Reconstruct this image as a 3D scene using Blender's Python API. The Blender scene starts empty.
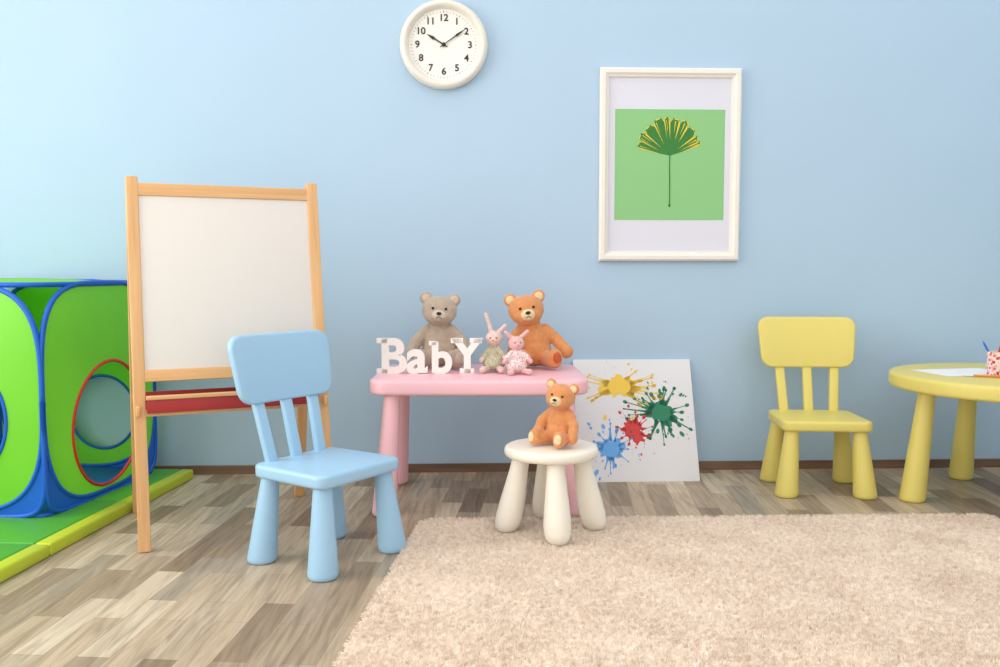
import bpy, bmesh, math, random
from mathutils import Vector, Matrix, Euler
random.seed(7)
D=bpy.data; S=bpy.context.scene
rad=math.radians
def lin(c):
    o=[]
    for v in c[:3]:
        v=v/255.0
        o.append(v/12.92 if v<=0.04045 else ((v+0.055)/1.055)**2.4)
    return (o[0],o[1],o[2],1.0)

# ------------------------------------------------------------------ materials
def nodes(name):
    m=D.materials.new(name); m.use_nodes=True
    nt=m.node_tree; b=nt.nodes['Principled BSDF']
    return m,nt,b
def plain(name,c,rough=0.45,var=0.04,scale=30,bump=0.0,bscale=200,spec=0.5,coat=0.0,sheen=0.0,metal=0.0,transl=0.0):
    m,nt,b=nodes(name)
    tc=nt.nodes.new('ShaderNodeTexCoord')
    n=nt.nodes.new('ShaderNodeTexNoise'); n.inputs['Scale'].default_value=scale; n.inputs['Detail'].default_value=4
    nt.links.new(tc.outputs['Object'],n.inputs['Vector'])
    mx=nt.nodes.new('ShaderNodeMix'); mx.data_type='RGBA'
    L=lin(c)
    mx.inputs[6].default_value=tuple([v*(1-var) for v in L[:3]]+[1]); mx.inputs[7].default_value=tuple([min(1,v*(1+var)) for v in L[:3]]+[1])
    nt.links.new(n.outputs['Fac'],mx.inputs[0]); nt.links.new(mx.outputs[2],b.inputs['Base Color'])
    b.inputs['Roughness'].default_value=rough
    b.inputs['Specular IOR Level'].default_value=spec
    b.inputs['Coat Weight'].default_value=coat
    b.inputs['Sheen Weight'].default_value=sheen
    b.inputs['Metallic'].default_value=metal
    if bump>0:
        n2=nt.nodes.new('ShaderNodeTexNoise'); n2.inputs['Scale'].default_value=bscale; n2.inputs['Detail'].default_value=3
        nt.links.new(tc.outputs['Object'],n2.inputs['Vector'])
        bp=nt.nodes.new('ShaderNodeBump'); bp.inputs['Strength'].default_value=bump; bp.inputs['Distance'].default_value=0.004
        nt.links.new(n2.outputs['Fac'],bp.inputs['Height']); nt.links.new(bp.outputs['Normal'],b.inputs['Normal'])
    if transl>0:
        out=nt.nodes['Material Output']; tr=nt.nodes.new('ShaderNodeBsdfTranslucent'); ms=nt.nodes.new('ShaderNodeMixShader')
        nt.links.new(mx.outputs[2],tr.inputs['Color']); ms.inputs[0].default_value=transl
        nt.links.new(b.outputs[0],ms.inputs[1]); nt.links.new(tr.outputs[0],ms.inputs[2]); nt.links.new(ms.outputs[0],out.inputs['Surface'])
    return m
def wood(name,c1,c2,axis=2,scale=14,rough=0.5):
    m,nt,b=nodes(name)
    tc=nt.nodes.new('ShaderNodeTexCoord'); mp=nt.nodes.new('ShaderNodeMapping')
    sc=[scale*3]*3; sc[axis]=scale*0.15; mp.inputs['Scale'].default_value=sc
    n=nt.nodes.new('ShaderNodeTexNoise'); n.inputs['Scale'].default_value=1.0; n.inputs['Detail'].default_value=6; n.inputs['Distortion'].default_value=0.6
    r=nt.nodes.new('ShaderNodeValToRGB'); r.color_ramp.elements[0].position=0.3; r.color_ramp.elements[0].color=lin(c1)
    r.color_ramp.elements[1].position=0.7; r.color_ramp.elements[1].color=lin(c2)
    nt.links.new(tc.outputs['Object'],mp.inputs['Vector']); nt.links.new(mp.outputs[0],n.inputs['Vector'])
    nt.links.new(n.outputs['Fac'],r.inputs['Fac']); nt.links.new(r.outputs['Color'],b.inputs['Base Color'])
    b.inputs['Roughness'].default_value=rough
    return m
FR=4.5
def floor_mat():
    m,nt,b=nodes('laminate_floor')
    tc=nt.nodes.new('ShaderNodeTexCoord'); mp=nt.nodes.new('ShaderNodeMapping')
    mp.inputs['Rotation'].default_value=(0,0,rad(90+FR))
    br=nt.nodes.new('ShaderNodeTexBrick')
    br.offset=0.37; br.offset_frequency=2; br.squash=1.0
    br.inputs['Color1'].default_value=(0,0,0,1); br.inputs['Color2'].default_value=(1,1,1,1); br.inputs['Mortar'].default_value=(0.0,0.0,0.0,1)
    br.inputs['Scale'].default_value=1; br.inputs['Brick Width'].default_value=0.34; br.inputs['Row Height'].default_value=0.078
    br.inputs['Mortar Size'].default_value=0.0006; br.inputs['Bias'].default_value=0
    nt.links.new(tc.outputs['Object'],mp.inputs['Vector']); nt.links.new(mp.outputs[0],br.inputs['Vector'])
    r=nt.nodes.new('ShaderNodeValToRGB'); cr=r.color_ramp
    stops=[(0,(134,114,94)),(0.16,(160,141,118)),(0.34,(182,162,138)),(0.52,(200,182,156)),(0.68,(164,152,135)),(0.86,(208,192,168)),(1,(148,130,110))]
    cr.elements[0].position=0; cr.elements[0].color=lin(stops[0][1]); cr.elements[1].position=1; cr.elements[1].color=lin(stops[-1][1])
    for p,c in stops[1:-1]:
        e=cr.elements.new(p); e.color=lin(c)
    nt.links.new(br.outputs['Color'],r.inputs['Fac'])
    mp2=nt.nodes.new('ShaderNodeMapping'); mp2.inputs['Scale'].default_value=(48,3.5,1); mp2.inputs['Rotation'].default_value=(0,0,rad(FR))
    n=nt.nodes.new('ShaderNodeTexNoise'); n.inputs['Scale'].default_value=1; n.inputs['Detail'].default_value=7; n.inputs['Distortion'].default_value=1.2
    nt.links.new(tc.outputs['Object'],mp2.inputs['Vector']); nt.links.new(mp2.outputs[0],n.inputs['Vector'])
    r2=nt.nodes.new('ShaderNodeValToRGB'); r2.color_ramp.elements[0].position=0.30; r2.color_ramp.elements[0].color=(0.58,0.55,0.52,1)
    r2.color_ramp.elements[1].position=0.64; r2.color_ramp.elements[1].color=(1.08,1.07,1.06,1)
    nt.links.new(n.outputs['Fac'],r2.inputs['Fac'])
    mx=nt.nodes.new('ShaderNodeMix'); mx.data_type='RGBA'; mx.blend_type='MULTIPLY'; mx.inputs[0].default_value=0.8
    nt.links.new(r.outputs['Color'],mx.inputs[6]); nt.links.new(r2.outputs['Color'],mx.inputs[7])
    nt.links.new(mx.outputs[2],b.inputs['Base Color'])
    b.inputs['Roughness'].default_value=0.45; b.inputs['Specular IOR Level'].default_value=0.25
    bp=nt.nodes.new('ShaderNodeBump'); bp.inputs['Strength'].default_value=0.15; bp.inputs['Distance'].default_value=0.001
    nt.links.new(n.outputs['Fac'],bp.inputs['Height']); nt.links.new(bp.outputs['Normal'],b.inputs['Normal'])
    return m
def spotted(name,base,cols,scale=60,thr=0.45):
    m,nt,b=nodes(name)
    tc=nt.nodes.new('ShaderNodeTexCoord')
    v=nt.nodes.new('ShaderNodeTexVoronoi'); v.inputs['Scale'].default_value=scale
    nt.links.new(tc.outputs['Object'],v.inputs['Vector'])
    sep=nt.nodes.new('ShaderNodeSeparateColor'); nt.links.new(v.outputs['Color'],sep.inputs[0])
    r=nt.nodes.new('ShaderNodeValToRGB'); r.color_ramp.interpolation='CONSTANT'
    r.color_ramp.elements[0].color=lin(cols[0]); r.color_ramp.elements[1].position=0.99; r.color_ramp.elements[1].color=lin(cols[-1])
    for i,c in enumerate(cols[1:],1):
        e=r.color_ramp.elements.new(i/len(cols)); e.color=lin(c)
    nt.links.new(sep.outputs[0],r.inputs['Fac'])
    lt=nt.nodes.new('ShaderNodeMath'); lt.operation='LESS_THAN'; lt.inputs[1].default_value=thr
    nt.links.new(v.outputs['Distance'],lt.inputs[0])
    mx=nt.nodes.new('ShaderNodeMix'); mx.data_type='RGBA'; mx.inputs[6].default_value=lin(base)
    nt.links.new(lt.outputs[0],mx.inputs[0]); nt.links.new(r.outputs['Color'],mx.inputs[7])
    nt.links.new(mx.outputs[2],b.inputs['Base Color']); b.inputs['Roughness'].default_value=0.85
    return m

# ------------------------------------------------------------------ helpers
def link(o,parent=None):
    S.collection.objects.link(o)
    if parent: o.parent=parent
    return o
def empty(name,loc=(0,0,0),rot=(0,0,0)):
    e=D.objects.new(name,None); e.empty_display_size=0.05; e.location=loc; e.rotation_euler=rot
    return link(e)
def fin(bm,name,mat,parent=None,smooth=True,ang=40,loc=(0,0,0),rot=(0,0,0)):
    bmesh.ops.recalc_face_normals(bm,faces=bm.faces)
    me=D.meshes.new(name); bm.to_mesh(me); bm.free()
    mats=mat if isinstance(mat,(list,tuple)) else [mat]
    for m in mats: me.materials.append(m)
    if smooth:
        me.polygons.foreach_set('use_smooth',[True]*len(me.polygons))
        me.set_sharp_from_angle(angle=rad(ang))
    o=D.objects.new(name,me); o.location=loc; o.rotation_euler=rot
    return link(o,parent)
def bbox(bm,lo,hi):
    vs=[bm.verts.new((x,y,z)) for x in (lo[0],hi[0]) for y in (lo[1],hi[1]) for z in (lo[2],hi[2])]
    for f in ((0,1,3,2),(4,6,7,5),(0,4,5,1),(2,3,7,6),(0,2,6,4),(1,5,7,3)):
        bm.faces.new([vs[i] for i in f])
def box(name,lo,hi,mat,parent=None,bev=0.0,loc=(0,0,0),rot=(0,0,0)):
    bm=bmesh.new(); bbox(bm,lo,hi)
    if bev>0: bmesh.ops.bevel(bm,geom=bm.edges[:],offset=bev,segments=3,affect='EDGES',profile=0.5,clamp_overlap=True)
    return fin(bm,name,mat,parent,loc=loc,rot=rot)
def beam(name,p,q,w,d,mat,parent=None,bev=0.003,side=(1,0,0)):
    p=Vector(p);q=Vector(q); zax=(q-p).normalized(); x=Vector(side); y=zax.cross(x).normalized(); x=y.cross(zax).normalized()
    M=Matrix((x,y,zax)).transposed().to_4x4(); M.translation=p
    L=(q-p).length
    o=box(name,(-w/2,-d/2,0),(w/2,d/2,L),mat,parent,bev)
    o.matrix_local=M
    return o
def rrect(w,h,r,n=8,taper=0.0):
    pts=[]
    for cx,cy,a0 in ((w/2-r,h/2-r,0),(-w/2+r,h/2-r,90),(-w/2+r,-h/2+r,180),(w/2-r,-h/2+r,270)):
        for i in range(n+1):
            a=rad(a0+90*i/n); pts.append((cx+r*math.cos(a),cy+r*math.sin(a)))
    return [(x*(1+taper*y/h*2),y) for x,y in pts]
def circ(r,n=64): return [(r*math.cos(2*math.pi*i/n),r*math.sin(2*math.pi*i/n)) for i in range(n)]
def slab(name,outline,z0,z1,bev,mat,parent=None,f=None,cuts=None,segs=4,loc=(0,0,0),rot=(0,0,0),ang=40):
    bm=bmesh.new()
    fa=bm.faces.new([bm.verts.new((x,y,z0)) for x,y in outline])
    r=bmesh.ops.extrude_face_region(bm,geom=[fa])
    for v in [g for g in r['geom'] if isinstance(g,bmesh.types.BMVert)]: v.co.z=z1
    if bev>0:
        es=[e for e in bm.edges if abs(e.verts[0].co.z-e.verts[1].co.z)<1e-6]
        bmesh.ops.bevel(bm,geom=es,offset=bev,segments=segs,affect='EDGES',profile=0.5,clamp_overlap=True)
    if cuts:
        for c in cuts:
            bmesh.ops.bisect_plane(bm,geom=bm.verts[:]+bm.edges[:]+bm.faces[:],plane_co=(c,0,0),plane_no=(1,0,0))
    if f:
        for v in bm.verts: v.co=f(v.co)
    return fin(bm,name,mat,parent,loc=loc,rot=rot,ang=ang)
def lathe(name,prof,mat,parent=None,segs=40,top=(0,0),bot=(0,0),f=None,loc=(0,0,0),rot=(0,0,0),ang=50):
    """prof: list (r,z) bottom->top ; sheared so its axis runs bot(x,y) -> top(x,y)"""
    bm=bmesh.new(); z0=prof[0][1]; z1=prof[-1][1]; rings=[]
    for r,z in prof:
        t=(z-z0)/(z1-z0) if z1!=z0 else 0
        cx=bot[0]+(top[0]-bot[0])*t; cy=bot[1]+(top[1]-bot[1])*t
        if r<1e-6: rings.append([bm.verts.new((cx,cy,z))])
        else: rings.append([bm.verts.new((cx+r*math.cos(2*math.pi*i/segs),cy+r*math.sin(2*math.pi*i/segs),z)) for i in range(segs)])
    for a,b in zip(rings,rings[1:]):
        for i in range(segs):
            j=(i+1)%segs
            if len(a)==1 and len(b)==1: continue
            if len(a)==1: bm.faces.new((a[0],b[i],b[j]))
            elif len(b)==1: bm.faces.new((a[i],a[j],b[0]))
            else: bm.faces.new((a[i],a[j],b[j],b[i]))
    if len(rings[0])>1: bm.faces.new(rings[0])
    if len(rings[-1])>1: bm.faces.new(rings[-1])
    if f:
        for v in bm.verts: v.co=f(v.co)
    return fin(bm,name,mat,parent,loc=loc,rot=rot,ang=ang)
def tube(name,pts,r,mat,parent=None,cyclic=False):
    c=D.curves.new(name,'CURVE'); c.dimensions='3D'; c.bevel_depth=r; c.bevel_resolution=3; c.use_fill_caps=True
    s=c.splines.new('POLY'); s.points.add(len(pts)-1)
    for p,q in zip(s.points,pts): p.co=(q[0],q[1],q[2],1)
    s.use_cyclic_u=cyclic; c.materials.append(mat)
    return link(D.objects.new(name,c),parent)
def sph(bm,c,r,rot=None,n=18):
    if not isinstance(r,(tuple,list)): r=(r,r,r)
    M=Matrix.Translation(c)@(rot.to_4x4() if rot else Matrix.Identity(4))@Matrix.Diagonal((*r,1))
    bmesh.ops.create_uvsphere(bm,u_segments=n,v_segments=max(8,n*2//3),radius=1,matrix=M)
def limb(bm,p,q,r0,r1,n=9,sag=0.0):
    p=Vector(p);q=Vector(q)
    for i in range(n):
        t=i/(n-1); c=p.lerp(q,t); c.z+=sag*math.sin(math.pi*t)
        sph(bm,c,r0+(r1-r0)*t,n=14)
def blob(bm,name,mat,parent,vox=0.004,smooth=5):
    o=fin(bm,name,mat,parent,smooth=True,ang=180)
    m=o.modifiers.new('remesh','REMESH'); m.mode='VOXEL'; m.voxel_size=vox; m.use_smooth_shade=True
    s=o.modifiers.new('smooth','SMOOTH'); s.iterations=smooth; s.factor=0.5
    return o
def ball(name,c,r,mat,parent,rot=None):
    bm=bmesh.new(); sph(bm,c,r,rot,n=20); return fin(bm,name,mat,parent,ang=180)
def textmesh(s,size,ext,mat,name,parent,loc,rot,offset=0.0,sx=1.0,align='CENTER',bev=0.0):
    c=D.curves.new(name+'_c','FONT'); c.body=s; c.size=size; c.extrude=ext; c.offset=offset; c.align_x=align; c.align_y='CENTER' if align=='CENTER' else 'BOTTOM_BASELINE'
    c.bevel_depth=bev
    t=D.objects.new(name+'_t',c); S.collection.objects.link(t)
    bpy.context.view_layer.update()
    me=D.meshes.new_from_object(t.evaluated_get(bpy.context.evaluated_depsgraph_get()))
    D.objects.remove(t); D.curves.remove(c)
    me.materials.clear(); me.materials.append(mat); me.name=name
    o=D.objects.new(name,me); o.location=loc; o.rotation_euler=rot; o.scale=(sx,1,1)
    return link(o,parent)

# ------------------------------------------------------------------ room
WY=3.72; WS=0.04; WA=math.atan(WS)      # back wall plane y = WY + WS*x
wall_m=plain('wall_paint_blue',(178,203,224),rough=0.75,var=0.02,scale=2.5,bump=0.12,bscale=160,spec=0.2)
def wall_box(name,x0,x1,z0,z1,y0,y1,mat):
    bm=bmesh.new(); bbox(bm,(x0,y0,z0),(x1,y1,z1))
    return fin(bm,name,mat,None,smooth=False,loc=(0,WY,0),rot=(0,0,WA))
wall_box('wall_back',-3.1,3.4,0,2.75,0,0.12,wall_m)
base_m=wood('baseboard_wood',(104,78,62),(138,108,86),axis=0)
bm=bmesh.new(); bbox(bm,(-3.1,-0.014,0),(3.4,-0.001,0.036)); fin(bm,'baseboard_back',base_m,None,smooth=False,loc=(0,WY,0),rot=(0,0,WA))
fm=floor_mat()
bm=bmesh.new(); bbox(bm,(-3.3,-1.2,-0.1),(3.6,4.0,0)); fin(bm,'floor',fm,None,smooth=False)
# left wall with a big window opening (daylight)
bm=bmesh.new(); X0,X1=-3.12,-3.0
bbox(bm,(X0,-1.2,0),(X1,0.0,2.75)); bbox(bm,(X0,2.9,0),(X1,3.6,2.75)); bbox(bm,(X0,0.0,0),(X1,2.9,0.5)); bbox(bm,(X0,0,2.5),(X1,2.9,2.75))
fin(bm,'wall_left',wall_m,None,smooth=False)
white_m=plain('white_paint',(240,240,238),rough=0.4)
bm=bmesh.new()
for a,b in (((-3.1,0,0.5),(-3.02,0.06,2.5)),((-3.1,2.84,0.5),(-3.02,2.9,2.5)),((-3.1,0.06,0.5),(-3.02,2.84,0.56)),((-3.1,0.06,2.44),(-3.02,2.84,2.5)),((-3.1,1.42,0.56),(-3.02,1.48,2.44))): bbox(bm,a,b)
fin(bm,'window_1',white_m,None,smooth=False)
bm=bmesh.new(); bbox(bm,(3.3,-1.2,0),(3.42,3.86,2.75)); fin(bm,'wall_right',wall_m,None,smooth=False)

# ------------------------------------------------------------------ children's furniture
LEGP=[(0.036,0),(0.041,0.003),(0.0435,0.010),(0.0435,0.018)]
def leg(name,parent,mat,foot,top,h,rb=0.0435,rt=0.0255):
    k=rb/0.0435
    prof=[(r*k,z) for r,z in LEGP]+[(rb+(rt-rb)*t,0.018+(h-0.018)*t) for t in (0.25,0.5,0.75,1.0)]
    return lathe(name,prof,mat,parent,bot=foot,top=top)
def chair(name,loc,rz,mat):
    e=empty(name,(loc[0],loc[1],0),(0,0,rz))
    i=1
    for sx in (-1,1):
        for sy in (-1,1):
            leg('leg_%d'%i,e,mat,(sx*0.147,sy*0.127),(sx*0.125,sy*0.107),0.262); i+=1
    slab('seat',rrect(0.330,0.305,0.035,taper=-0.02),0.252,0.292,0.011,mat,e)
    # back slats
    for k,sx in enumerate((-1,0,1)):
        o=beam('slat_%d'%(k+1),(sx*0.098,0.128,0.275),(sx*0.112,0.186,0.50),0.037,0.022,mat,e,bev=0.006)
    # backrest: rounded trapezoid, gently curved and leaning back
    def f(co):
        x,y,z=co; return Vector((x, 0.192+z+(y)*0.20-0.28*x*x, 0.565+y))
    slab('backrest',rrect(0.382,0.205,0.045,taper=0.045),-0.013,0.013,0.009,mat,e,f=f,cuts=[-0.17+0.02*k for k in range(18)],segs=3)
    return e
blue_m=plain('blue_plastic',(160,199,226),rough=0.38,var=0.015,bump=0.03,bscale=400)
yel_m=plain('yellow_plastic',(224,208,112),rough=0.4,var=0.015,bump=0.03,bscale=400)
pink_m=plain('pink_plastic',(246,192,200),rough=0.38,var=0.015,bump=0.03,bscale=400)
cream_m=plain('cream_plastic',(242,234,218),rough=0.38,var=0.015,bump=0.03,bscale=400)
chair('childrens_chair',(-0.517,2.60),rad(55.7),blue_m)
chair('childrens_chair',(1.245,3.415),rad(-4),yel_m)

# pink table
TX,TY=-0.077,3.283
e=empty('childrens_table',(TX,TY,0),(0,0,rad(1)))
def tf(co):
    # gently bowed sides
    x,y,z=co; return Vector((x*(1+0.03*(1-(y/0.275)**2)),y*(1+0.04*(1-(x/0.37)**2)),z))
slab('tabletop',rrect(0.76,0.525,0.06,n=10),0.425,0.48,0.014,pink_m,e,f=tf,cuts=[-0.34+0.04*k for k in range(18)])
i=1
for sx in (-1,1):
    for sy in (-1,1):
        leg('leg_%d'%i,e,pink_m,(sx*0.335,sy*0.232),(sx*0.305,sy*0.20),0.435,rb=0.043,rt=0.028); i+=1
# yellow round table
RX,RY=1.90,3.23
e=empty('round_table',(RX,RY,0),(0,0,rad(44)))
slab('tabletop',circ(0.425,96),0.420,0.475,0.014,yel_m,e)
for i in range(4):
    a=rad(45+90*i)
    leg('leg_%d'%(i+1),e,yel_m,(0.36*math.cos(a),0.36*math.sin(a)),(0.315*math.cos(a),0.315*math.sin(a)),0.435,rb=0.046,rt=0.029)
# stool
STX,STY=0.166,2.815
e=empty('stool',(STX,STY,0.0105),(0,0,rad(5)))
slab('seat',circ(0.152,72),0.250,0.284,0.014,cream_m,e)
sp=[(0.0,0.0),(0.016,0.002),(0.029,0.008),(0.038,0.019),(0.0425,0.036),(0.0435,0.06),(0.041,0.10),(0.036,0.15),(0.030,0.21),(0.028,0.258)]
for i in range(4):
    a=rad(90*i)
    lathe('leg_%d'%(i+1),sp,cream_m,e,bot=(0.148*math.cos(a),0.148*math.sin(a)),top=(0.095*math.cos(a),0.095*math.sin(a)))

# ------------------------------------------------------------------ rug
rug_m,nt,b=nodes('shaggy_beige')
tc=nt.nodes.new('ShaderNodeTexCoord')
n=nt.nodes.new('ShaderNodeTexNoise'); n.inputs['Scale'].default_value=75; n.inputs['Detail'].default_value=4
n3=nt.nodes.new('ShaderNodeTexNoise'); n3.inputs['Scale'].default_value=5; n3.inputs['Detail'].default_value=4
nt.links.new(tc.outputs['Object'],n.inputs['Vector']); nt.links.new(tc.outputs['Object'],n3.inputs['Vector'])
mm=nt.nodes.new('ShaderNodeMix'); mm.inputs[0].default_value=0.25
nt.links.new(n.outputs['Fac'],mm.inputs[2]); nt.links.new(n3.outputs['Fac'],mm.inputs[3])
r=nt.nodes.new('ShaderNodeValToRGB'); r.color_ramp.elements[0].position=0.36; r.color_ramp.elements[0].color=lin((222,201,182)); r.color_ramp.elements[1].position=0.60; r.color_ramp.elements[1].color=lin((254,242,228))
nt.links.new(mm.outputs[0],r.inputs['Fac']); nt.links.new(r.outputs['Color'],b.inputs['Base Color']); b.inputs['Roughness'].default_value=0.95; b.inputs['Specular IOR Level'].default_value=0.05
RW,RL=1.97,2.75
SK=math.tan(rad(6.2))
def rf(c): return Vector((c.x+SK*(c.y-RL/2),c.y,c.z))
ra=rad(1.7)
o=slab('area_rug',rrect(RW,RL,0.05),0.001,0.010,0.003,rug_m,None,f=rf,cuts=[-0.95+0.05*k for k in range(39)])
bl=Vector((-0.268,2.945)); c=bl+Vector((RW/2*math.cos(ra)+RL/2*math.sin(ra), RW/2*math.sin(ra)-RL/2*math.cos(ra)))
o.location=(c.x,c.y,0); o.rotation_euler=(0,0,ra)
rug=o
vg=rug.vertex_groups.new(name='top')
vg.add([v.index for v in rug.data.vertices if v.co.z>0.006],1.0,'REPLACE')
ps=rug.modifiers.new('pile','PARTICLE_SYSTEM').particle_system
st=ps.settings; st.type='HAIR'; st.count=115000; st.hair_length=0.009
st.distribution='RAND'; st.use_even_distribution=True
ps.vertex_group_density='top'
st.hair_step=3; st.render_step=3
st.child_type='SIMPLE'; st.rendered_child_count=4; st.child_percent=0; st.child_radius=0.005; st.child_roundness=0.5
st.roughness_1=0.002; st.roughness_1_size=0.03; st.roughness_2=0.006; st.roughness_endpoint=0.005
st.root_radius=1.0; st.tip_radius=0.7; st.radius_scale=0.0013; st.material=1

# ------------------------------------------------------------------ easel
pine_m=wood('pine_wood',(210,158,102),(230,184,130),axis=2,scale=18)
pineh_m=wood('pine_wood_rail',(210,158,102),(230,184,130),axis=0,scale=18)
board_m=plain('whiteboard',(224,218,211),rough=0.3,var=0.01)
red_m=plain('red_tray',(170,42,44),rough=0.45)
blackb_m=plain('chalkboard',(50,54,52),rough=0.7)
e=empty('easel',(-1.085,2.634,0),(0,0,rad(24.5)))
EW=0.57; LEAN=0.2/1.15; HT=1.155
def fp(x,z,off=0): return (x,LEAN*z+off,z)
beam('post_1',fp(0,0),fp(0,HT),0.036,0.022,pine_m,e)
beam('post_2',fp(EW,0),fp(EW,HT),0.036,0.022,pine_m,e)
# rear frame
def rp(x,z): return (x,0.485-(0.485-0.2-0.026)*z/HT,z)
beam('rear_post_1',rp(0,0),rp(0,HT-0.01),0.036,0.022,pine_m,e)
beam('rear_post_2',rp(EW,0),rp(EW,HT-0.01),0.036,0.022,pine_m,e)
th=math.atan(LEAN)
def panel(name,x0,x1,z0,z1,d,mat,off=0.0,bev=0.002):
    o=box(name,(x0,-d/2,0),(x1,d/2,(z1-z0)/math.cos(th)),mat,e,bev)
    o.location=fp(0,z0,off); o.rotation_euler=(-th,0,0)
    return o
panel('top_rail',0.016,EW-0.016,1.095,1.135,0.020,pineh_m)
panel('lower_rail',0.016,EW-0.016,0.512,0.548,0.020,pineh_m)
panel('whiteboard',0.016,EW-0.016,0.545,1.097,0.010,board_m)
panel('base_rail',0.016,EW-0.016,0.405,0.425,0.02,pineh_m)
th2=math.atan((0.485-0.226)/HT)
o=box('chalkboard',(0.016,-0.004,0),(EW-0.016,0.004,0.54),blackb_m,e,0.001); o.location=rp(0,0.55); o.rotation_euler=(th2,0,0)
o=box('rear_rail',(0.016,-0.01,0),(EW-0.016,0.01,0.04),pineh_m,e,0.002); o.location=rp(0,0.50); o.rotation_euler=(th2,0,0)
# tray between the two frames, sticking out at the front
z=0.43; y=LEAN*z
box('tray_bottom',(0.02,y-0.02,z-0.008),(EW-0.02,y+0.14,z),red_m,e,0.002)
box('tray_front',(0.02,y-0.028,z-0.012),(EW-0.02,y-0.018,z+0.035),red_m,e,0.002)
box('tray_back',(0.02,y+0.13,z-0.012),(EW-0.02,y+0.14,z+0.035),red_m,e,0.002)
box('tray_lip',(0.018,y-0.034,z+0.030),(EW-0.018,y-0.014,z+0.042),pineh_m,e,0.002)
for k,x in enumerate((-0.006,EW+0.006)):
    beam('brace_%d'%(k+1),(x,LEAN*0.43-0.03,0.425),(x,0.485-0.225*0.43+0.0,0.425),0.012,0.03,pine_m,e)
beam('hinge_rod',(0.0,0.214,1.115),(EW,0.214,1.115),0.008,0.03,plain('hinge_metal',(150,150,150),rough=0.3,metal=0.8),e,0.001,side=(0,0,1))

# ------------------------------------------------------------------ mats + pop-up tent
matg=plain('mat_green',(84,170,52),rough=0.45,var=0.04,bump=0.08,bscale=90)
maty=plain('mat_yellow',(190,206,48),rough=0.45,var=0.04,bump=0.08,bscale=90)
e=empty('folding_play_mat',(-1.572,0,0),(0,0,rad(-4.9)))
ys=[1.6,2.1,2.6,3.1,3.6]
for k in range(4):
    box('segment_%d'%(k+1),(-1.05,ys[k]+0.002,0),(-0.055,ys[k+1]-0.002,0.04),matg,e,0.008)
    box('side_segment_%d'%(k+1),(-0.053,ys[k]+0.002,0),(0.0,ys[k+1]-0.002,0.04),maty,e,0.008)
gn=plain('tent_green_nylon',(142,232,62),rough=0.45,var=0.06,scale=5,bump=0.25,bscale=10,transl=0.35)
bn=plain('tent_blue_nylon',(28,108,222),rough=0.45,var=0.05,scale=6,bump=0.25,bscale=12,transl=0.2)
rn=plain('tent_red_piping',(214,52,34),rough=0.5)
TA=rad(-8); TW=0.69; TH=0.775
e=empty('play_tent',(-1.50,2.86,0.04),(0,0,TA))
# local: corner at origin, x goes left (-), y goes back (+)
def sup(th,a,b,n): return (abs(math.cos(th)/a)**n+abs(math.sin(th)/b)**n)**(-1/n)
def tpanel(name,w,h,f,hr,hc,bul,rim,ring,nn=3.6,skirt=True,hv=1.0):
    bm=bmesh.new(); N=120; M=22; rows=[]
    a,b=w/2,h/2
    # lower half squarer than the upper half, where the hoop corners are round
    def sup2(th): return sup(th,a,b,nn if math.sin(th)>0 or not skirt else 9.0)
    def bulge(x,zz): return bul*max(0,(1-(x/a)**2))*max(0,(1-(zz/b)**2))
    for j in range(M+1):
        t=j/M; row=[]
        for i in range(N):
            th=2*math.pi*i/N
            hx,hz=hc[0]+hr*math.cos(th),hc[1]+hr*hv*math.sin(th)
            s=sup2(th); ox,oz=s*math.cos(th),s*math.sin(th)
            x=hx+(ox-hx)*t; zz=hz+(oz-hz)*t
            row.append(bm.verts.new(f(x,zz,bulge(x,zz))))
        rows.append(row)
    for j in range(M):
        for i in range(N):
            k=(i+1)%N; fa=bm.faces.new((rows[j][i],rows[j][k],rows[j+1][k],rows[j+1][i]))
            th=2*math.pi*(i+.5)/N; t=(j+.5)/M
            s=sup2(th); x=hc[0]+hr*math.cos(th); x+= (s*math.cos(th)-x)*t
            zz=hc[1]+hr*hv*math.sin(th); zz+=(s*math.sin(th)-zz)*t
            if skirt and zz<0 and abs(x/(a*0.99))**3.2+abs(zz/(b*0.96))**3.2>1: fa.material_index=1
    fin(bm,name,[gn,bn],e,ang=180)
    pts=[]
    for i in range(N):
        th=2*math.pi*i/N; s=sup2(th); pts.append(f(s*math.cos(th),s*math.sin(th),0))
    tube(name+'_piping',pts,0.009,bn,e,True)
    if skirt:
        pts=[]
        for i in range(61):
            th=math.pi+math.pi*i/60; s=sup(th,a*0.99,b*0.96,3.2); x,zz=s*math.cos(th),s*math.sin(th)
            pts.append(f(x,zz,bulge(x,zz)))
        tube(name+'_seam',pts,0.007,bn,e,False)
    if hr>0.02:
        pts=[]
        for i in range(N):
            th=2*math.pi*i/N; x,zz=hc[0]+hr*math.cos(th),hc[1]+hr*hv*math.sin(th)
            pts.append(f(x,zz,bulge(x,zz)))
        tube(name+'_ring',pts,0.006,ring,e,True)
tpanel('side_panel',TW,TH,lambda x,z,d:(0+d,TW/2+x,TH/2+z),0.215,(0.0,-0.125),0.03,bn,rn,hv=1.06)
tpanel('opposite_panel',TW,TH,lambda x,z,d:(-TW-d,TW/2+x,TH/2+z),0.16,(0,-0.05),0.03,bn,bn)
tpanel('entrance_panel',TW,TH,lambda x,z,d:(-TW/2+x,0-d,TH/2+z),0.225,(0,-0.06),0.03,bn,bn)
tpanel('back_panel',TW,TH,lambda x,z,d:(-TW/2+x,TW+d,TH/2+z),0.15,(0.11,-0.15),0.02,bn,bn)
tpanel('roof_panel',TW,TW,lambda x,z,d:(-TW/2+x,TW/2+z,TH+d-0.004),0.001,(0,0),0.02,bn,bn,nn=5,skirt=False)
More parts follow.
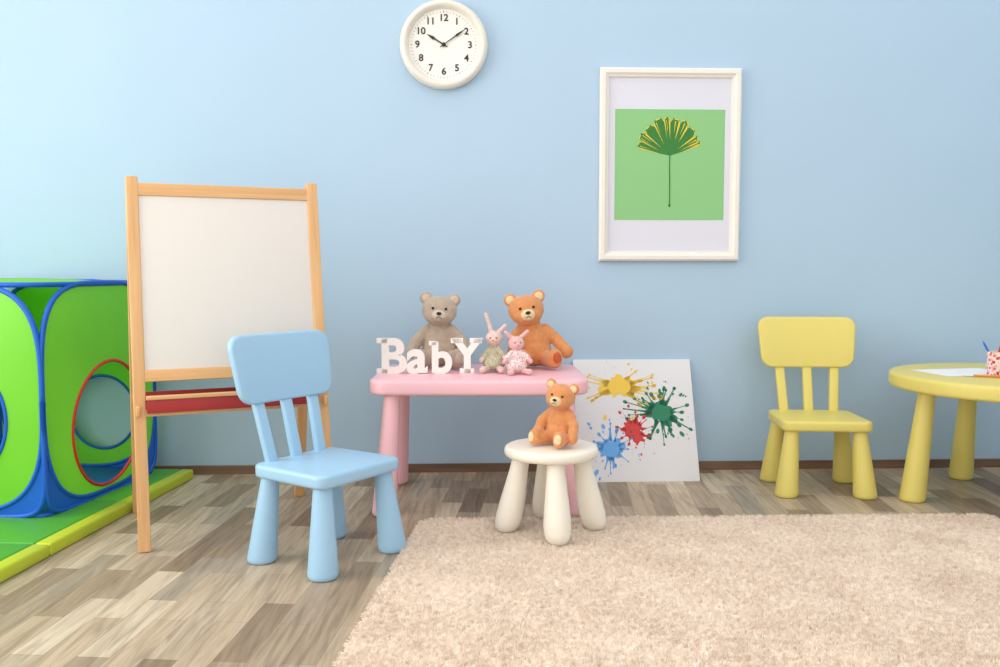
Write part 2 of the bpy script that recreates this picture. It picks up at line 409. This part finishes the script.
slab('tent_floor',rrect(TW,TW,0.04),0.0,0.012,0.003,bn,e,f=lambda c:Vector((c.x-TW/2,c.y+TW/2,c.z)))

# ------------------------------------------------------------------ wall clock
rim_m=plain('clock_rim_white',(230,225,214),rough=0.35)
face_m=plain('clock_face',(240,236,228),rough=0.5,var=0.01)
black_m=plain('black_enamel',(22,20,20),rough=0.4)
cx=-0.232; cz=1.783
e=empty('wall_clock',(cx,WY+WS*cx,cz),(0,0,WA))
toY=lambda c:Vector((c.x,-c.z,c.y))
lathe('rim',[(0.175,0.0),(0.180,0.006),(0.181,0.022),(0.176,0.036),(0.166,0.044),(0.157,0.043),(0.150,0.034),(0.146,0.022),(0.143,0.016)],rim_m,e,segs=96,f=toY)
lathe('face',[(0.146,0.010),(0.146,0.017)],face_m,e,segs=96,f=toY)
for h in range(1,13):
    a=rad(90-30*h); R=0.108
    textmesh(str(h),0.039,0.0006,black_m,'numeral_%d'%h,e,(R*math.cos(a),-0.0185,R*math.sin(a)),(rad(90),0,0),offset=0.0006)
bm=bmesh.new()
for k in range(60):
    a=2*math.pi*k/60; w=0.0012 if k%5 else 0.0022; r0,r1=0.129,0.135
    d=Vector((math.cos(a),0,math.sin(a))); p=Vector((-d.z,0,d.x))
    bm.faces.new([bm.verts.new(v) for v in (d*r0-p*w/2+Vector((0,-.0178,0)),d*r1-p*w/2+Vector((0,-.0178,0)),d*r1+p*w/2+Vector((0,-.0178,0)),d*r0+p*w/2+Vector((0,-.0178,0)))])
fin(bm,'minute_marks',black_m,e,smooth=False)
def hand(name,hr,L,w,y,tail=0.018):
    a=rad(90-hr*30); d=Vector((math.cos(a),0,math.sin(a))); p=Vector((-d.z,0,d.x)); o=Vector((0,y,0))
    bm=bmesh.new()
    pts=[-d*tail-p*w*.3,-d*tail+p*w*.3,d*L*.55+p*w*.5,d*L*.62+p*w*1.1,d*L+p*w*.1,d*L-p*w*.1,d*L*.62-p*w*1.1,d*L*.55-p*w*.5]
    A=[bm.verts.new(v+o) for v in pts]; B=[bm.verts.new(v+o+Vector((0,-0.001,0))) for v in pts]
    bm.faces.new(A); bm.faces.new(B[::-1])
    for i in range(8): bm.faces.new((A[i],A[(i+1)%8],B[(i+1)%8],B[i]))
    fin(bm,name,black_m,e,smooth=False)
hand('hour_hand',10.05,0.080,0.006,-0.021); hand('minute_hand',1.83,0.108,0.0048,-0.024)
lathe('hub',[(0.008,0.017),(0.008,0.027),(0.004,0.029)],black_m,e,segs=24,f=toY)

# ------------------------------------------------------------------ framed poster
pcx=0.712; pcz=1.298; PW,PH=0.595,0.80
e=empty('framed_poster',(pcx,WY+WS*pcx,pcz),(0,0,WA))
frame_m=plain('frame_cream',(236,230,221),rough=0.35)
paper_m=plain('poster_paper',(220,219,230),rough=0.6,var=0.01)
pg_m=plain('poster_green',(140,196,130),rough=0.6,var=0.01)
lg_m=plain('leaf_green',(50,124,46),rough=0.6,var=0.2,scale=60)
ly_m=plain('leaf_yellow',(226,206,60),rough=0.6)
prof=[(0.0,0.0),(0.0,0.022),(0.008,0.030),(0.022,0.030),(0.030,0.022),(0.036,0.020),(0.040,0.010)]
bm=bmesh.new(); loops=[]
for ins,dep in prof:
    w=PW/2-ins; h=PH/2-ins
    loops.append([bm.verts.new((sx*w,-dep-0.001,sz*h)) for sx,sz in ((-1,-1),(1,-1),(1,1),(-1,1))])
for A,B in zip(loops,loops[1:]):
    for i in range(4): bm.faces.new((A[i],A[(i+1)%4],B[(i+1)%4],B[i]))
fin(bm,'frame',frame_m,e,smooth=False)
def quad(name,x0,x1,z0,z1,y,mat,th=0.0006):
    return box(name,(x0,y-th,z0),(x1,y,z1),mat,e)
quad('paper',-PW/2+0.03,PW/2-0.03,-PH/2+0.03,PH/2-0.03,-0.009,paper_m,0.002)
quad('print',-0.232,0.232,-0.228,0.232,-0.0112,pg_m)
# ginkgo leaf : uneven fan of lobes with irregular yellow streaks
bm=bmesh.new(); bx,bz=0.0,0.040; N=198; rl=random.Random(4)
bounds=[0,0.09,0.2,0.33,0.45,0.52,0.64,0.74,0.86,0.94,1.0]
ywid=[rl.uniform(0.012,0.028) for _ in bounds]; ystart=[rl.uniform(0.3,0.5) for _ in bounds]
def lr(t):
    k=max(i for i in range(len(bounds)-1) if bounds[i]<=t+1e-9); a,b=bounds[k],bounds[k+1]
    u=(t-a)/(b-a)
    return 0.134+0.026*math.sin(math.pi*(t*0.9+0.08))-0.016*(1-math.sin(math.pi*min(1,u)))**2 +0.004*math.sin(k*2.3)
def P(t,k,y):
    a=rad(168-150*t); r=lr(min(t,1-1e-6))*k; return bm.verts.new((bx+r*math.cos(a),y,bz+r*math.sin(a)))
for i in range(N):
    t0,t1=i/N,(i+1)/N
    bm.faces.new((P(t0,0,-.0124),P(t0,1,-.0124),P(t1,1,-.0124))).material_index=0
    if i%13 not in (4,5,6,7): bm.faces.new((P(t0,0.97,-.0127),P(t0,1.0,-.0127),P(t1,1.0,-.0127),P(t1,0.97,-.0127))).material_index=1
for k,bd in enumerate(bounds):
    for sgn in ((1,) if k==0 else (-1,) if k==len(bounds)-1 else (rl.choice((-1,1)),)):
        w=ywid[k]*sgn; s0=ystart[k]
        bm.faces.new((P(bd,s0,-.0127),P(bd,0.98,-.0127),P(max(0,min(1,bd+w)),0.98,-.0127))).material_index=1
        t2=max(0,min(1,bd+w*2.0)); bm.faces.new((P(t2,0.6,-.0127),P(t2,0.93,-.0127),P(max(0,min(1,t2+w*.5)),0.93,-.0127))).material_index=1
fin(bm,'leaf',[lg_m,ly_m],e,smooth=False)
tube('stem',[(bx,-0.0122,bz+0.01),(bx-0.001,-0.0122,bz-0.05),(bx+0.001,-0.0122,bz-0.12),(bx+0.001,-0.0122,bz-0.20)],0.0024,lg_m,e)
ball('stem_tip',(bx+0.001,-0.0122,bz-0.207),(0.005,0.0012,0.008),lg_m,e)

# ------------------------------------------------------------------ splatter canvas leaning on wall
canvas_m=plain('canvas_white',(226,224,226),rough=0.7,var=0.01,bump=0.1,bscale=500)
kx=0.567; KW=0.50; KH=0.52
yb=WY+WS*kx-0.215
lean=math.asin((0.213-0.016)/KH)
e=empty('splatter_painting',(kx,yb,0.0),(-lean,0,WA))
box('canvas',(-KW/2,-0.0,0.0),(KW/2,0.018,KH),canvas_m,e,0.002)
def splat(name,cx,cz,r,col,seed,rays=16,ecc=1.0,drops=34,ray=1.0):
    rn_=random.Random(seed); bm=bmesh.new(); y=-0.0008
    def ok(x,z): return abs(x)<KW/2-0.008 and 0.008<z<KH-0.008
    n=90; ph=[rn_.uniform(0,6.28) for _ in range(5)]
    c0=bm.verts.new((cx,y,cz)); ring=[]
    for i in range(n):
        a=2*math.pi*i/n
        R=r*(0.86+0.15*math.sin(2*a+ph[0])+0.12*math.sin(3*a+ph[1])+0.09*math.sin(7*a+ph[2])+0.06*math.sin(11*a+ph[3])+0.05*math.sin(17*a+ph[4]))
        ring.append(bm.verts.new((cx+R*math.cos(a)*ecc,y,cz+R*math.sin(a))))
    for i in range(n): bm.faces.new((c0,ring[i],ring[(i+1)%n]))
    def disc(x,z,s,st=1.0,an=0.0):
        if not ok(x,z): return
        pts=[]
        for q in range(12):
            b=q*math.pi/6; px,pz=s*st*math.cos(b),s*math.sin(b)
            pts.append(bm.verts.new((x+px*math.cos(an)-pz*math.sin(an),y,z+px*math.sin(an)+pz*math.cos(an))))
        bm.faces.new(pts)
    for k in range(rays):
        a=rn_.uniform(0,2*math.pi); L=r*(1.1+ray*rn_.uniform(0.1,1.0)); w0=r*rn_.uniform(0.10,0.2); w1=r*rn_.uniform(0.015,0.04)
        d=Vector((math.cos(a)*ecc,0,math.sin(a))); p=Vector((-math.sin(a),0,math.cos(a))); c=Vector((cx,y,cz))
        bend=p*rn_.uniform(-.15,.15)*r
        tip=c+d*L+bend
        if not ok(tip.x,tip.z): continue
        A=c+d*r*0.6; B=c+d*(r*0.6+(L-r*0.6)*0.5)+bend*.4
        bm.faces.new([bm.verts.new(v) for v in (A-p*w0,B-p*(w1*1.3),B+p*(w1*1.3),A+p*w0)])
        bm.faces.new([bm.verts.new(v) for v in (B-p*(w1*1.3),tip-p*w1,tip+p*w1,B+p*(w1*1.3))])
        disc(tip.x,tip.z,r*rn_.uniform(0.05,0.13),1.4,a)
    for d in range(drops):
        a=rn_.uniform(0,2*math.pi); R=r*(1.1+1.4*rn_.random()**1.3); s=r*(0.02+0.13*rn_.random()**2.5)
        disc(cx+R*math.cos(a)*ecc,cz+R*math.sin(a),s,rn_.uniform(1,2),a)
    fin(bm,name,col,e,smooth=False)
splat('splat_yellow',-0.060,0.400,0.060,plain('paint_yellow',(240,200,70)),3,ecc=1.35,rays=16)
splat('splat_red',-0.010,0.213,0.049,plain('paint_red',(206,46,44)),5,drops=22,rays=10,ray=0.5,ecc=1.1)
splat('splat_blue',-0.108,0.136,0.056,plain('paint_blue',(96,164,228)),8,ray=0.8,rays=14)
splat('splat_green',0.110,0.286,0.058,plain('paint_green',(20,124,86)),12,rays=26,ray=1.3,drops=60,ecc=1.15)
splat('splat_dark',-0.035,0.262,0.008,plain('paint_dark',(70,60,72)),15,rays=5,drops=30,ray=5)

# ------------------------------------------------------------------ BABY letters
e=empty('wooden_letters',(-0.263,3.225,0.48),(0,0,rad(1)))
lw=plain('letters_white',(242,238,230),rough=0.4)
xs=[('B',-0.180,0.178,1.0),('a',-0.080,0.175,1.0),('b',0.008,0.158,1.0),('Y',0.093,0.178,0.92)]
for ch,x,sz,sx in xs:
    o=textmesh(ch,sz,0.010,lw,'letter_'+ch+('_upper' if ch.isupper() else ''),e,(x,0,0.004),(rad(90),0,0),offset=0.005,sx=sx,align='LEFT',bev=0.0)
for k,(a,b,c,d) in enumerate(((-0.190,-0.150,0.0,0.018),(-0.190,-0.150,0.112,0.13),(0.082,0.127,0.112,0.13),(0.152,0.196,0.112,0.13),(0.115,0.168,0.0,0.018),(0.002,0.030,0.104,0.119))):
    box('serif_%d'%(k+1),(a,-0.010,c),(b,0.010,d),lw,e,0.001)

# ------------------------------------------------------------------ teddies
eye_m=plain('bead_eye',(18,14,14),rough=0.15)
def plush(name,c): return plain(name,c,rough=0.95,var=0.22,scale=70,bump=0.7,bscale=350,spec=0.1,sheen=0.3)
def bear(name,loc,rz,H,col,muz,pad,arms,legs,head=(0,-0.03,0.70),hrot=(0,0,0),body=(0.21,0.17,0.27),hs=1.16,lf=1.12):
    e=empty(name,loc,(0,0,rz)); s=H/0.95
    def v(p): return Vector(p)*s
    bm=bmesh.new(); 
    sph(bm,v((0,0,0.28)),tuple(k*s for k in body)); sph(bm,v((0,-0.01,0.20)),tuple(k*s for k in (0.225,0.19,0.19)))
    hc=Vector(head); limb(bm,v((0,0,0.44)),v(hc*0.97),0.12*s,0.12*s,5)
    R=Euler(hrot).to_matrix()
    def hp(p): return (hc+R@(Vector(p)*hs))*s
    q=s*hs
    sph(bm,hp((0,0,0)),(0.19*q,0.165*q,0.158*q),R)
    sph(bm,hp((0,-0.05,-0.05)),(0.165*q,0.14*q,0.11*q),R)
    for sx in (-1,1):
        sph(bm,hp((sx*0.15,0.01,0.125)),(0.070*q,0.035*q,0.070*q),R)
    for sx,(q0,q1) in zip((-1,1),arms):
        limb(bm,v((sx*0.14,0,0.46)),v(q0),0.068*s*lf,0.066*s*lf,7); limb(bm,v(q0),v(q1),0.066*s*lf,0.064*s*lf,6); sph(bm,v(q1),0.074*s*lf)
    for sx,g in zip((-1,1),legs):
        g=Vector(g); p=Vector((sx*0.11,-0.04,0.12)); limb(bm,p*s,g*s,0.095*s*lf,0.08*s*lf,9)
        sph(bm,(g+Vector((0,0,0.03)))*s,(0.082*s*lf,0.078*s,0.105*s*lf))
    blob(bm,'body',col,e,vox=max(0.0022,0.012*s))
    ball('muzzle',hp((0,-0.155,-0.045)),(0.078*q,0.07*q,0.060*q),muz,e,R)
    ball('nose',hp((0,-0.222,-0.02)),(0.027*q,0.016*q,0.018*q),eye_m,e,R)
    for k,sx in enumerate((-1,1)):
        ball('eye_%d'%(k+1),hp((sx*0.068,-0.150,0.028)),0.015*q,eye_m,e)
        ball('inner_ear_%d'%(k+1),hp((sx*0.15,-0.02,0.123)),(0.045*q,0.012*q,0.045*q),muz,e,R)
    tube('mouth',[hp((-0.03,-0.214,-0.070)),hp((-0.012,-0.222,-0.062)),hp((0,-0.225,-0.05)),hp((0.012,-0.222,-0.062)),hp((0.03,-0.214,-0.070))],0.004*s,eye_m,e)
    for k,g in enumerate(legs):
        g=Vector(g); p=Vector(((-1,1)[k]*0.11,-0.04,0.10)); d=(g-p).normalized(); d.z=max(d.z,0.05)
        rot=Vector((0,-1,0)).rotation_difference(d).to_matrix()
        ball('paw_pad_%d'%(k+1),(g+Vector((0,0,0.03))+d*0.066)*s,(0.055*s,0.022*s,0.075*s),pad,e,rot)
    return e
grey=plush('plush_taupe',(190,170,152)); greyl=plush('plush_light_taupe',(214,196,178))
orng=plush('plush_orange',(222,150,96)); orngl=plush('plush_cream',(242,212,168)); rust=plush('plush_rust',(200,96,56))
bear('teddy_bear',(-0.236,3.43,0.481),rad(3),0.300,grey,greyl,greyl,
     arms=[((-0.28,-0.05,0.33),(-0.34,-0.10,0.20)),((0.27,-0.06,0.33),(0.32,-0.14,0.20))],legs=[(-0.22,-0.33,0.11),(0.22,-0.33,0.11)],hrot=(0,rad(4),0))
bear('teddy_bear',(0.130,3.42,0.481),rad(8),0.305,orng,orngl,rust,
     arms=[((-0.26,-0.10,0.36),(-0.27,-0.22,0.24)),((0.28,-0.06,0.33),(0.38,-0.16,0.20))],legs=[(-0.20,-0.36,0.11),(0.19,-0.38,0.115)],head=(-0.10,-0.05,0.70),hrot=(0,rad(-8),rad(-5)))
bear('teddy_bear',(0.195,2.830,0.2955),rad(-35),0.212,orng,orngl,orngl,
     arms=[((-0.24,-0.12,0.34),(-0.22,-0.26,0.20)),((0.28,-0.08,0.30),(0.32,-0.20,0.14))],legs=[(-0.21,-0.36,0.11),(0.20,-0.36,0.11)],head=(0.04,-0.05,0.71),hrot=(0,rad(10),rad(12)))

# bunnies
def bunny(name,loc,rz,H,skin,dress,ears,legs,arms,tiltx=0):
    e=empty(name,loc,(0,0,rz)); s=H
    v=lambda p:Vector(p)*s
    bm=bmesh.new(); sph(bm,v((0,0,0.72)),(0.19*s,0.16*s,0.17*s)); sph(bm,v((0,-0.13,0.68)),(0.09*s,0.08*s,0.07*s))
    for q in ears: limb(bm,v((q[0]*0.25,0.02,0.82)),v(q),0.055*s,0.045*s,9)
    for q in arms: limb(bm,v((q[0]*0.4,-0.02,0.5)),v(q),0.055*s,0.055*s,8)
    for q in legs: limb(bm,v((q[0]*0.4,-0.03,0.09)),v(q),0.07*s,0.065*s,8); sph(bm,v(q),(0.08*s,0.08*s,0.075*s))
    limb(bm,v((0,0,0.5)),v((0,0,0.68)),0.07*s,0.07*s,4)
    blob(bm,'body',skin,e,vox=0.0022,smooth=3)
    bm=bmesh.new(); sph(bm,v((0,0,0.38)),(0.17*s,0.14*s,0.22*s)); sph(bm,v((0,-0.02,0.20)),(0.25*s,0.21*s,0.18*s))
    for q in arms: limb(bm,v((q[0]*0.35,-0.02,0.5)),v((q[0]*0.75,q[1]*0.6,0.5+(q[2]-0.5)*0.6)),0.07*s,0.08*s,6)
    blob(bm,'dress',dress,e,vox=0.0022,smooth=3)
    ball('nose',v((0,-0.205,0.69)),0.02*s,plain('nose_pink',(214,96,120)),e)
    for k,sx in enumerate((-1,1)): ball('eye_%d'%(k+1),v((sx*0.065,-0.148,0.745)),0.016*s,eye_m,e)
bskin=plush('bunny_linen',(230,200,190)); bpink=plush('bunny_rose',(234,188,186))
dr1=spotted('dress_sage_check',(186,190,156),[(206,150,150),(152,168,120),(226,216,200),(186,120,130)],scale=170,thr=0.4)
dr2=spotted('dress_pale_pink',(238,220,214),[(216,130,146),(240,236,232),(180,140,158),(230,166,170)],scale=170,thr=0.4)
bunny('bunny_doll',(-0.022,3.27,0.481),rad(-6),0.172,bskin,dr1,ears=[(-0.18,0.04,1.24),(0.24,0.05,1.0)],legs=[(-0.2,-0.36,0.08),(0.2,-0.36,0.08)],arms=[(-0.26,-0.15,0.26),(0.26,-0.14,0.3)])
bunny('bunny_doll',(0.060,3.205,0.481),rad(12),0.155,bpink,dr2,ears=[(-0.26,0.0,0.98),(0.27,0.02,1.0)],legs=[(-0.22,-0.38,0.08),(0.22,-0.38,0.08)],arms=[(-0.32,-0.12,0.3),(0.32,-0.12,0.3)])

# ------------------------------------------------------------------ things on the round table
def rect_sheet(name,loc,rz,w,h,mat): 
    return box(name,(-w/2,-h/2,0),(w/2,h/2,0.001),mat,None,loc=loc,rot=(0,0,rz))
pap=plain('white_paper',(240,240,244),rough=0.7,var=0.01)
rect_sheet('paper_sheet',(1.75,3.30,0.4755),rad(12),0.297,0.21,pap)
rect_sheet('paper_sheet',(1.86,3.22,0.4770),rad(-20),0.297,0.21,pap)
cupm=spotted('cup_pattern',(240,226,226),[(226,110,130),(240,180,190),(200,70,90)],scale=85,thr=0.5)
e=empty('pencil_cup',(1.80,3.17,0.4785))
lathe('cup',[(0.030,0),(0.032,0.002),(0.034,0.085),(0.035,0.087),(0.032,0.087),(0.029,0.006),(0.0,0.006)],cupm,e,segs=40)
def pencil(name,p,q,r,mat,parent):
    p=Vector(p);q=Vector(q); d=(q-p); L=d.length
    o=lathe(name,[(r,0),(r,L*0.9),(r*0.2,L)],mat,parent,segs=8)
    o.matrix_local=Matrix.Translation(p)@d.to_track_quat('Z','Y').to_matrix().to_4x4()
    return o
pb=plain('pencil_blue',(40,110,200)); po=plain('pencil_orange',(230,140,60)); pr=plain('pencil_red',(200,50,50))
pencil('pencil_blue',(0.01,0,0.01),(-0.05,0.01,0.125),0.004,pb,e)
pencil('pencil_red',(-0.01,0.01,0.01),(0.03,0.02,0.13),0.004,pr,e)
pencil('pencil_green',(0.0,-0.015,0.01),(0.02,-0.03,0.12),0.004,plain('pencil_green',(60,150,80)),e)
pencil('pencil',(1.70,3.14,0.4825),(1.84,3.09,0.4825),0.0038,po,None)

# ------------------------------------------------------------------ light
w=D.worlds.new('World'); S.world=w; w.use_nodes=True
bg=w.node_tree.nodes['Background']; bg.inputs[0].default_value=(1.0,0.98,0.955,1); bg.inputs[1].default_value=1.44
def area(name,loc,rot,sx,sy,pw,col):
    l=D.lights.new(name,'AREA'); l.shape='RECTANGLE'; l.size=sx; l.size_y=sy; l.energy=pw; l.color=col
    o=D.objects.new(name,l); o.location=loc; o.rotation_euler=rot; link(o); return o
area('window_daylight',(-3.3,1.30,1.6),(0,rad(-90),0),2.0,2.6,82,(1,0.97,0.93))

cam=D.cameras.new('camera'); cam.lens=31.68; cam.sensor_width=36; cam.sensor_fit='HORIZONTAL'; cam.clip_start=0.05
co=D.objects.new('camera',cam); link(co); co.location=(0,0,0.86); co.rotation_euler=(rad(90-4.13),0,0)
S.camera=co
S.view_settings.view_transform='Standard'; S.view_settings.look='None'; S.view_settings.exposure=0.0
